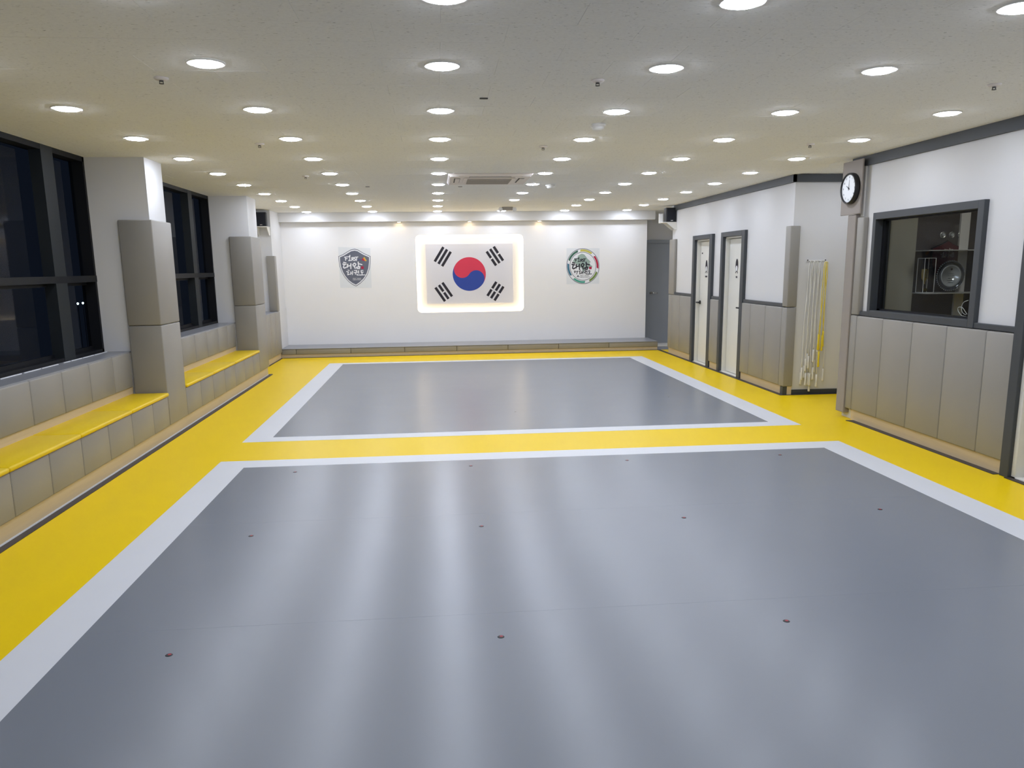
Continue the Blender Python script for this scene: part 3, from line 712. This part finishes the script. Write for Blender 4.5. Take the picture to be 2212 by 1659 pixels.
# ---- downlights
bm = bmesh.new()
prof = [(0.0775, -0.0005), (0.0775, -0.006), (0.092, -0.007), (0.0955, -0.004), (0.0955, 0.0)]
rings = []
NN = 24
for r, t in prof: rings.append([bm.verts.new((r * math.cos(2 * PI * i / NN), r * math.sin(2 * PI * i / NN), t)) for i in range(NN)])
for A_, B_ in zip(rings, rings[1:]):
    for i in range(NN): bm.faces.new((A_[i], A_[(i + 1) % NN], B_[(i + 1) % NN], B_[i]))
RING = bpy.data.meshes.new('trim_ring'); bm.to_mesh(RING); bm.free(); RING.materials.append(M['white'])
bm = bmesh.new(); alathe(bm, [(0.0772, -0.0015), (0.0772, -0.0075), (0.066, -0.0135), (0.035, -0.0175), (0.012, -0.0185)], (0, 0), 'z', 16)
bmesh.ops.recalc_face_normals(bm, faces=bm.faces)
DIFF = bpy.data.meshes.new('diffuser'); bm.to_mesh(DIFF); bm.free(); DIFF.materials.append(M['lamp'])
ORD = ['first', 'second', 'third', 'fourth', 'fifth', 'sixth', 'seventh', 'eighth', 'ninth', 'tenth', 'eleventh']
def downlight(x, y, label, group='round downlights in the ceiling'):
    t = thing('downlight', (x, y, CE), label, 'light', group)
    for nm, me in (('trim_ring', RING), ('diffuser', DIFF)):
        o = bpy.data.objects.new(nm, me); COL.objects.link(o); o.parent = t
    return t
GX = [-2.348 + 1.2012 * i for i in range(6)]
PXL = {0: {2: 1, 3: 1, 4: 1, 1: 1, 0: 0, 5: 0}}
for r in range(-1, 11):
    for c in range(6):
        y = 3.223 + 1.2035 * r + (0.0 if r > 0 else 0.12)
        x = GX[c] + 0.01
        if r == 9 and c == 3: pass
        if r == 10: y += 0.04
        if r >= 1:
            if r == 1 and c in (0, 5): continue
            if r == 1: cc = c - 1
            else: cc = c
            if r == 9 and c == 3: continue
            lab = 'lit round white downlight, %s row from the camera, %s from the windows' % (ORD[r], ORD[cc])
            downlight(x, y, lab)
        elif r == 0:
            if c in (0,): continue
            lab = 'lit downlight cut by the top edge, %s from the windows' % ORD[c - 1]
            downlight(x, y, lab)
        else:
            downlight(x, y, 'lit round downlight behind the camera, %s from the windows' % ORD[c], 'downlights behind the camera')
downlight(-2.348, 4.43, 'lit round downlight outside the left edge of the view', 'downlights behind the camera')
downlight(3.658, 4.43, 'lit round downlight outside the right edge of the view', 'downlights behind the camera')
downlight(4.88, 8.75, 'added unseen downlight brightening the recess behind the clock wall', 'downlights behind the camera')  # extra hidden lamp, put in to brighten the recess wall
# soffit spotlights
for i, (x, w) in enumerate(((-0.678, 'left'), (0.676, 'middle'), (2.035, 'right'))):
    t = thing('spotlight', (x, 15.705, 2.497), 'small warm spotlight in the soffit above the flag wall, %s one' % w, 'light', 'spotlights in the soffit')
    bm = bmesh.new(); alathe(bm, [(0.030, 0.0), (0.045, -0.001), (0.045, -0.010), (0.034, -0.012), (0.033, -0.004)], (0, 0), 'z', 20); o = finish(bm, 'trim_ring', 'white', t)
    bm = bmesh.new(); acyl(bm, (0, 0), 'z', 0.029, -0.0135, -0.0125, 14); o = finish(bm, 'diffuser', 'spot', t)

# ---- ceiling cassette air conditioner
ac = thing('air_conditioner', (0.65, 9.78, CE), 'square white cassette air conditioner hanging from the ceiling', 'air conditioner')
def acb(name, m, *boxes, bev=0.0): return hold(B(name, m, None, *boxes, bev=bev), ac)
AX0, AX1, AY0, AY1 = 0.165, 1.14, 9.27, 10.26
bm = bmesh.new()
vs = [bm.verts.new(p) for p in ((AX0, AY0, CE), (AX1, AY0, CE), (AX1, AY1, CE), (AX0, AY1, CE), (AX0 + .02, AY0 + .02, CE - .03), (AX1 - .02, AY0 + .02, CE - .03), (AX1 - .02, AY1 - .02, CE - .03), (AX0 + .02, AY1 - .02, CE - .03))]
for f in ((0, 1, 2, 3), (7, 6, 5, 4), (0, 4, 5, 1), (1, 5, 6, 2), (2, 6, 7, 3), (3, 7, 4, 0)): bm.faces.new([vs[i] for i in f])
bmesh.ops.bevel(bm, geom=list(bm.edges), offset=0.006, segments=2, affect='EDGES')
hold(finish(bm, 'panel', 'ac', None), ac)
ax, ay = (AX0 + AX1) / 2, (AY0 + AY1) / 2
acb('intake_surround', 'ac', (ax - .30, ax + .30, ay - .30, ay + .30, CE - .040, CE - .030), bev=0.004)
acb('intake_grille', 'slot', (ax - .255, ax + .255, ay - .255, ay + .255, CE - .0405, CE - .039))
for i in range(17):
    y = ay - 0.245 + i * 0.0306
    acb('grille_slat', 'grille', (ax - .255, ax + .255, y - .010, y + .010, CE - .047, CE - .0405))
for s, nm in ((-1, 'x'), (1, 'x'), (-1, 'y'), (1, 'y')):
    if nm == 'x':
        c = ax + s * 0.375
        acb('air_slot', 'slot', (c - .035, c + .035, ay - .24, ay + .24, CE - .0312, CE - .029)); acb('louvre', 'ac', (c - .022, c + .030, ay - .235, ay + .235, CE - .038, CE - .0312), bev=0.002)
    else:
        c = ay + s * 0.375
        acb('air_slot', 'slot', (ax - .24, ax + .24, c - .035, c + .035, CE - .0312, CE - .029)); acb('louvre', 'ac', (ax - .235, ax + .235, c - .022, c + .030, CE - .038, CE - .0312), bev=0.002)
for sx in (-1, 1):
    acb('corner_cover', 'ac', (ax + sx * .41 - .05, ax + sx * .41 + .05, ay - .46, ay - .37, CE - .036, CE - .030), bev=0.004)

# ---- sprinklers
def sprinkler(x, y, label):
    t = thing('sprinkler', (x, y, CE), label, 'sprinkler', 'ceiling sprinklers')
    bm = bmesh.new(); alathe(bm, [(0.038, 0.0), (0.040, -0.004), (0.030, -0.012), (0.014, -0.014)], (0, 0), 'z', 20); finish(bm, 'escutcheon', 'ac', t, True)
    bm = bmesh.new(); acyl(bm, (0, 0), 'z', 0.009, -0.020, -0.008, 10); abox(bm, -0.011, -0.008, -0.003, 0.003, -0.030, -0.012); abox(bm, 0.008, 0.011, -0.003, 0.003, -0.030, -0.012)
    acyl(bm, (0, 0), 'z', 0.013, -0.032, -0.030, 12); o = finish(bm, 'sprinkler_head', 'steel', t); o.data.materials[0] = M['slot']
for x, y, l in ((-1.468, 4.766, 'ceiling sprinkler in the nearest row, on the window side'), (0.952, 4.728, 'ceiling sprinkler in the nearest row, in the middle'), (3.373, 4.743, 'ceiling sprinkler in the nearest row, on the clock side'),
                (-1.443, 7.12, 'ceiling sprinkler in the second row, on the window side'), (0.974, 7.24, 'ceiling sprinkler in the second row, in the middle'), (3.352, 7.09, 'ceiling sprinkler in the second row, on the clock side'),
                (-1.441, 9.511, 'ceiling sprinkler in the third row, on the window side')):
    sprinkler(x, y, l)
def cplate(x, y, label):
    bm = bmesh.new(); abox(bm, x - .026, x + .026, y - .012, y + .012, CE - .005, CE, bev=.001); o = finish(bm, 'ceiling_plate', 'slot', None); tag(o, label, 'plate', 'small ceiling plates')
cplate(0.331, 5.24, 'small dark rectangular ceiling plate before the second centre downlight')
cplate(0.35, 10.77, 'small dark rectangular ceiling plate behind the air conditioner')
cplate(-0.848, 10.74, 'small dark rectangular ceiling plate beside the second downlight column')
def smoke(x, y, s, label):
    t = thing('smoke_detector', (x, y, CE), label, 'smoke detector')
    bm = bmesh.new(); alathe(bm, [(0.055 * s, 0.0), (0.058 * s, -0.010), (0.054 * s, -0.022)], (0, 0), 'z', 24); finish(bm, 'detector_base', 'sill', t, True).data.materials[0] = M['white']
    bm = bmesh.new(); alathe(bm, [(0.046 * s, -0.021), (0.044 * s, -0.036), (0.030 * s, -0.046), (0.012 * s, -0.048)], (0, 0), 'z', 24); finish(bm, 'detector_cap', 'white', t, True)
smoke(1.242, 6.137, 1.0, 'round white smoke detector, nearer one, beside a downlight'); smoke(1.516, 10.575, 1.1, 'round white smoke detector, farther one, right of the air conditioner')
em = thing('emergency_light', (1.295, 14.41, CE), 'twin headed emergency light on the ceiling before the flag wall', 'emergency light')
hold(B('lamp_housing', 'grille', None, (1.20, 1.39, 14.38, 14.46, CE - 0.06, CE), bev=0.004), em)
for sx in (-1, 1):
    bm = bmesh.new(); alathe(bm, [(0.020, 14.44), (0.036, 14.40), (0.038, 14.365), (0.030, 14.358)], (1.295 + sx * 0.125, CE - 0.045), 'y', 16); hold(finish(bm, 'lamp_head', 'printwhite', None, True), em)

# ---- clock on its board
cb = B('clock_board', 'board', None, (4.244, 4.262, 7.800, 8.190, 2.102, 2.634), bev=0.005, seg=2); tag(cb, 'taupe felt board carrying the round wall clock', 'board')
cl = thing('wall_clock', (4.24, 7.96, 2.35), 'round black rimmed wall clock with a white face', 'clock')
ccy, ccz = 7.972, 2.360
bm = bmesh.new()
N = 40; prof = [(0.152, 4.2435), (0.155, 4.225), (0.152, 4.195), (0.145, 4.189), (0.137, 4.193), (0.136, 4.208)]
rg = []
for r, t in prof: rg.append([bm.verts.new((t, ccy + r * math.cos(2 * PI * i / N), ccz + r * math.sin(2 * PI * i / N))) for i in range(N)])
for A_, B_ in zip(rg, rg[1:]):
    for i in range(N): bm.faces.new((A_[i], A_[(i + 1) % N], B_[(i + 1) % N], B_[i]))
bm.faces.new(rg[0]); hold(finish(bm, 'clock_rim', 'black', None, True), cl)
bm = bmesh.new(); acyl(bm, (ccy, ccz), 'x', 0.1365, 4.205, 4.211, N); cface = hold(finish(bm, 'clock_face', 'paper', None), cl)
for h in range(1, 13):
    a = PI / 2 - h * PI / 6
    # seen from -X the clock's right is -Y
    yy, zz = ccy - 0.110 * math.cos(a), ccz + 0.110 * math.sin(a)
    text_obj('numeral', str(h), 0.027, 'shieldgrey', cl, (4.2044, yy, zz), ROT_RIGHT)
def hand(ang, L, w, name, x):
    a = math.radians(ang); uy, uz = -math.sin(a), math.cos(a); ny, nz = uz, -uy
    pts = [(ccy - uy * 0.02 + ny * w, ccz - uz * 0.02 + nz * w), (ccy + uy * L + ny * w * .4, ccz + uz * L + nz * w * .4), (ccy + uy * L - ny * w * .4, ccz + uz * L - nz * w * .4), (ccy - uy * 0.02 - ny * w, ccz - uz * 0.02 - nz * w)]
    bm = bmesh.new(); aprism(bm, pts, 'x', x, x + 0.001); hold(finish(bm, name, 'ink', None), cl)
hand(-60, 0.058, 0.005, 'hour_hand', 4.2025); hand(3, 0.088, 0.0035, 'minute_hand', 4.201)
bm = bmesh.new(); acyl(bm, (ccy, ccz), 'x', 0.008, 4.200, 4.205, 12); hold(finish(bm, 'hand_hub', 'ink', None), cl)

# ---- loudspeakers and brackets
def speaker(x0, x1, y0, y1, z0, z1, label, badge):
    t = thing('loudspeaker', ((x0 + x1) / 2, (y0 + y1) / 2, z0), label, 'speaker', 'wall loudspeakers')
    bm = bmesh.new(); aprism(bm, [(x0 + .012, y0), (x1 - .012, y0), (x1, y0 + .02), (x1 - .02, y1), (x0 + .02, y1), (x0, y0 + .02)], 'z', z0, z1)
    bmesh.ops.recalc_face_normals(bm, faces=bm.faces); bmesh.ops.bevel(bm, geom=list(bm.edges), offset=0.004, segments=2, affect='EDGES'); hold(finish(bm, 'cabinet', 'black', None), t)
    hold(B('grille', 'cone', None, (x0 + .014, x1 - .014, y0 - .006, y0 + .001, z0 + .010, z1 - .010), bev=0.003), t)
    hold(B('badge', badge, None, (x0 + .085, x0 + .125, y0 - .0085, y0 - .006, z0 + .020, z0 + .032)), t)
    return t
speaker(4.122, 4.305, 14.22, 14.42, 2.372, 2.622, 'black loudspeaker on a white bracket beside the cornice end', 'printwhite')
speaker(-3.13, -2.935, 14.60, 14.80, 2.372, 2.612, 'black loudspeaker on a white bracket near the window side corner', 'grille')
def bracket(pts_side, x0, x1, y0, y1, zs, label, back=None):
    t = thing('speaker_bracket', ((x0 + x1) / 2, (y0 + y1) / 2, zs), label, 'bracket', 'speaker brackets')
    hold(B('shelf', 'white', None, (x0, x1, y0, y1, zs, zs + 0.012), bev=0.002), t)
    bm = bmesh.new(); aprism(bm, pts_side[0], pts_side[1], pts_side[2], pts_side[3]); hold(finish(bm, 'brace', 'white', None), t)
    if len(pts_side) > 4:
        bm = bmesh.new(); aprism(bm, pts_side[0], pts_side[1], pts_side[4], pts_side[5]); hold(finish(bm, 'brace', 'white', None), t)
    if back: hold(B('upright', 'white', None, *back, bev=0.002), t)
bracket((((4.32, 2.36), (4.13, 2.36), (4.28, 2.24), (4.32, 2.235)), 'y', 14.205, 14.217, 14.42, 14.43), 4.05, 4.32, 14.20, 14.445, 2.36, 'white bracket holding the loudspeaker beside the cornice end',
        ((4.05, 4.125, 14.42, 14.445, 2.365, 2.53), (4.285, 4.318, 14.30, 14.44, 2.60, CE)))
bracket((((14.86, 2.36), (14.62, 2.36), (14.80, 2.22), (14.86, 2.22)), 'x', -2.945, -2.935, -3.12, -3.11), -3.15, -2.925, 14.58, 14.86, 2.36, 'white bracket holding the loudspeaker near the window side corner')

# ---- rope rack with skipping ropes
rk = thing('rope_rack', (4.63, 9.45, 1.65), 'slim steel hook rail on the recess wall', 'hook rail')
hold(B('rail', 'white', None, (4.515, 4.745, 9.449, 9.459, 1.638, 1.656), bev=0.002), rk)
HX = [4.535, 4.58, 4.625, 4.67, 4.722]
for x in HX:
    bm = bmesh.new(); atube(bm, [(x, 9.45, 1.645), (x, 9.42, 1.635), (x, 9.40, 1.625), (x, 9.392, 1.635), (x, 9.388, 1.65)], 0.003, 8); hold(finish(bm, 'hook', 'steel', None, True), rk)
for x in (4.518, 4.742):
    bm = bmesh.new(); acyl(bm, (x, 1.655), 'y', 0.007, 9.442, 9.449, 10); hold(finish(bm, 'screw_cap', 'black', None), rk)
def skipping_rope(hx, y, mname, xl, xr, zl, zr, label, group, hl=0.15, seed=0):
    rnd = random.Random(seed)
    t = thing('skipping_rope', (hx, y, 1.62), label, 'skipping rope', group)
    def side(x1, z1, s):
        pts = []
        n = 14
        ph = rnd.uniform(0, 6)
        for i in range(n + 1):
            f = i / n
            x = hx + s * 0.012 + (x1 - hx) * min(1, f * 1.2) + 0.006 * math.sin(9 * f + ph) * (f > 0.1)
            pts.append((x, y + 0.004 * math.sin(7 * f + ph), 1.622 - 0.015 * (i > 0) - (1.607 - z1 - hl) * f))
        return pts
    A_ = side(xl, zl, -1); C_ = side(xr, zr, 1)
    pts = A_[::-1][:-1] + [(hx - 0.010, y, 1.624), (hx, y, 1.634), (hx + 0.010, y, 1.624)] + C_[1:]
    bm = bmesh.new(); atube(bm, pts, 0.0042 if mname == 'rope' else 0.0042, 6); hold(finish(bm, 'cord', mname, None, True), t)
    for P in (A_[-1], C_[-1]):
        bm = bmesh.new(); alathe(bm, [(0.007, P[2] + 0.005), (0.011, P[2]), (0.0105, P[2] - hl * 0.5), (0.0145, P[2] - hl + 0.01), (0.012, P[2] - hl)], (P[0], P[1]), 'z', 10)
        hold(finish(bm, 'handle', mname, None, True), t)
white = [(0, 4.500, 4.530, 0.19, 0.12), (0, 4.510, 4.552, 0.13, 0.36), (1, 4.545, 4.585, 0.30, 0.115), (1, 4.555, 4.600, 0.21, 0.04), (2, 4.592, 4.630, 0.33, 0.19),
         (2, 4.600, 4.645, 0.12, 0.28), (3, 4.638, 4.672, 0.41, 0.10), (3, 4.648, 4.685, 0.25, 0.50), (4, 4.700, 4.755, 0.53, 0.17)]
for i, (h, xl, xr, zl, zr) in enumerate(white):
    n_on = 'the %s of two on the %s hook from the left' % ('rear' if i % 2 else 'front', ORD[h]) if h < 4 else 'single one on the rightmost hook, behind the yellow ropes'
    skipping_rope(HX[h] + (0.006 if i % 2 else -0.006), 9.395 + (0.022 if i % 2 else 0), 'rope', xl, xr, zl, zr, 'white skipping rope, ' + n_on, 'white skipping ropes on the rail', seed=i)
skipping_rope(4.716, 9.385, 'yrope', 4.700, 4.722, 0.56, 0.60, 'yellow skipping rope with handles hanging highest on the rightmost hook', 'yellow skipping ropes on the rail', 0.19, 21)
skipping_rope(4.730, 9.375, 'yrope', 4.702, 4.716, 0.35, 0.55, 'yellow skipping rope with handles hanging lower on the rightmost hook', 'yellow skipping ropes on the rail', 0.19, 22)

# ---- inside the office
cab = thing('display_cabinet', (5.3, 7.9, 0), 'dark display cabinet with two shelves behind the office glass', 'cabinet')
hold(B('cabinet_back', 'cab', None, (4.92, 5.9, 7.925, 7.948, 0, 2.45)), cab)
hold(B('side_panel', 'cab', None, (5.88, 5.9, 7.70, 7.93, 0, 2.45)), cab)
for z in (1.307, 1.735): hold(B('shelf', 'shelfglass', None, (4.922, 5.878, 7.66, 7.925, z - 0.010, z), bev=0.002), cab)
pl = thing('silver_plate', (5.29, 7.80, 1.307), 'engraved silver plate with scalloped rim on the lower shelf', 'plate')
pcx, pcz, py = 5.27, 1.475, 7.80
bm = bmesh.new(); alathe(bm, [(0.104, py + 0.012), (0.110, py - 0.002), (0.118, py - 0.004), (0.130, py + 0.006), (0.146, py - 0.002), (0.152, py + 0.003)], (pcx, pcz), 'y', 64)
hold(finish(bm, 'plate_rim', 'rimsteel', None, True), pl)
bm = bmesh.new(); alathe(bm, [(0.112, py - 0.004), (0.110, py - 0.007), (0.098, py - 0.004), (0.088, py - 0.0025)], (pcx, pcz), 'y', 48); hold(finish(bm, 'plate_dish', 'silver', None, True), pl)
bm = bmesh.new()
for i in range(44):
    a = 2 * PI * i / 44; cx_, cz_ = pcx + 0.152 * math.cos(a), pcz + 0.152 * math.sin(a)
    abox(bm, cx_ - .005, cx_ + .005, py - .006, py + .003, cz_ - .004, cz_ + .004, bev=.002)
hold(finish(bm, 'plate_beading', 'silver', None), pl)
bm = bmesh.new(); acyl(bm, (pcx, pcz + 0.066), 'y', 0.011, py - 0.010, py - 0.006, 14); hold(finish(bm, 'plate_crest', 'ink', None), pl)
bm = bmesh.new()
for k, w in enumerate((0.05, 0.07, 0.06, 0.08, 0.05)): abox(bm, pcx - w / 2, pcx + w / 2, py - 0.0085, py - 0.006, pcz + 0.02 - k * 0.022, pcz + 0.023 - k * 0.022)
hold(finish(bm, 'engraving', 'shieldgrey', None), pl)
hold(B('plate_stand', 'black', None, (pcx - .05, pcx + .05, py - .02, py + .07, 1.3075, 1.322), (pcx - .01, pcx + .01, py + .03, py + .045, 1.315, 1.44)), pl)
tcx = 4.985
tc_ = thing('trophy_case', (tcx, 7.78, 1.307), 'tall clear case with a pale frame on the lower shelf', 'display case')
x0, x1, y0, y1, z0, z1 = 4.928, 5.045, 7.72, 7.84, 1.3075, 1.655
bm = bmesh.new(); q = 0.0024
for x in (x0, x1):
    for y in (y0, y1): abox(bm, x - q, x + q, y - q, y + q, z0, z1)
for z in (z0 + q, z1):
    for y in (y0, y1): abox(bm, x0, x1, y - q, y + q, z - q, z + q)
    for x in (x0, x1): abox(bm, x - q, x + q, y0, y1, z - q, z + q)
hold(finish(bm, 'case_frame', 'printwhite', None), tc_); hold(B('case_glass', 'oglass', None, (x0, x1, y0 + .001, y0 + .003, z0, z1)), tc_)
tr = thing('trophy', (4.975, 7.78, 1.3075), 'small gold trophy inside the clear case', 'trophy')
bm = bmesh.new(); alathe(bm, [(0.026, 1.3135), (0.026, 1.355), (0.012, 1.365), (0.010, 1.40)], (4.975, 7.78), 'z', 16); hold(finish(bm, 'trophy_base', 'black', None), tr)
bm = bmesh.new(); alathe(bm, [(0.010, 1.39), (0.012, 1.42), (0.030, 1.45), (0.036, 1.50), (0.034, 1.54), (0.038, 1.545)], (4.975, 7.78), 'z', 20); hold(finish(bm, 'trophy_cup', 'gold', None, True), tr)
hold(B('trophy_plaque', 'gold', None, (4.958, 4.992, 7.750, 7.754, 1.325, 1.350)), tr)
for i, (x, w) in enumerate(((5.225, 'left'), (5.322, 'middle'), (5.42, 'right'))):
    t = thing('medal', (x, 7.915, 1.89), 'small round silver medal on the cabinet back, %s of three' % w, 'medal', 'medals on the cabinet back')
    bm = bmesh.new(); alathe(bm, [(0.034, 7.922), (0.036, 7.915), (0.030, 7.910), (0.026, 7.914)], (x, 1.888), 'y', 24); hold(finish(bm, 'medal_rim', 'steel', None, True), t)
    bm = bmesh.new(); acyl(bm, (x + 0.004, 1.89), 'y', 0.014, 7.908, 7.913, 12); hold(finish(bm, 'medal_relief', 'silver', None), t)
pn = thing('shield_reflection', (5.28, 7.92, 1.60), 'dark maroon shield, an emblem reflection built solid, behind the silver plate', 'plaque')  # solid stand-in for a mirrored emblem reflected in the office glass
def shp(k, y0, y1, m, nm):
    c = (5.28, 1.66)
    pts = [(5.28, 1.835), (5.34, 1.80), (5.45, 1.755), (5.445, 1.60), (5.40, 1.50), (5.28, 1.40), (5.16, 1.50), (5.115, 1.60), (5.11, 1.755), (5.22, 1.80)]
    bm = bmesh.new(); aprism(bm, [(c[0] + (p[0] - c[0]) * k, c[1] + (p[1] - c[1]) * k) for p in pts], 'y', y0, y1); hold(finish(bm, nm, m, None), pn)
shp(1.0, 7.905, 7.924, 'black', 'reflection_edge'); shp(0.95, 7.902, 7.905, 'maroon', 'reflection_field')
bm = bmesh.new()
for key, dz, sc_ in (('taeam', 0.02, 0.00026), ('first', 0.02, 0.00024)):
    for st in STROKES[key]:
        ribbon(bm, [(5.28 + (850 - p[0]) * sc_, 1.665 - (p[1] - 740) * sc_ + dz) for p in st], 0.005, 7.899, 7.902)
hold(finish(bm, 'reflection_lettering', 'grille', None), pn)
bm = bmesh.new()
atube(bm, smooth([(4.405, 6.26, 1.30), (4.405, 6.31, 1.285), (4.405, 6.335, 1.255), (4.405, 6.335, 1.22), (4.405, 6.31, 1.19), (4.405, 6.27, 1.18)]), 0.0026, 6)
atube(bm, smooth([(4.405, 6.26, 1.185), (4.405, 6.29, 1.21), (4.405, 6.33, 1.238), (4.405, 6.38, 1.235), (4.405, 6.375, 1.205), (4.405, 6.33, 1.172), (4.405, 6.27, 1.166)]), 0.0026, 6)
tag(finish(bm, 'looped_cord', 'rope', None, True), 'thin white looped cord hanging behind the office glass', 'cord')

# ---- far street lamps seen in the dark window
for i, (px, w) in enumerate((((-40.0, 93.5, -1.84), 'left'), ((-40.0, 94.8, -1.84), 'right'))):
    t = thing('street_lamp', (px[0], px[1], -9.0), 'tiny far street lamp in the dark window, %s of two' % w, 'street lamp', 'far street lamps')
    bm = bmesh.new(); acyl(bm, (px[0], px[1]), 'z', 0.03, -9.0, px[2] - 0.1, 8); hold(finish(bm, 'pole', 'frame', None), t)
    bm = bmesh.new(); alathe(bm, [(0.05, px[2] - 0.12), (0.11, px[2]), (0.05, px[2] + 0.1)], (px[0], px[1]), 'z', 10); hold(finish(bm, 'lamp_head', 'city', None), t)
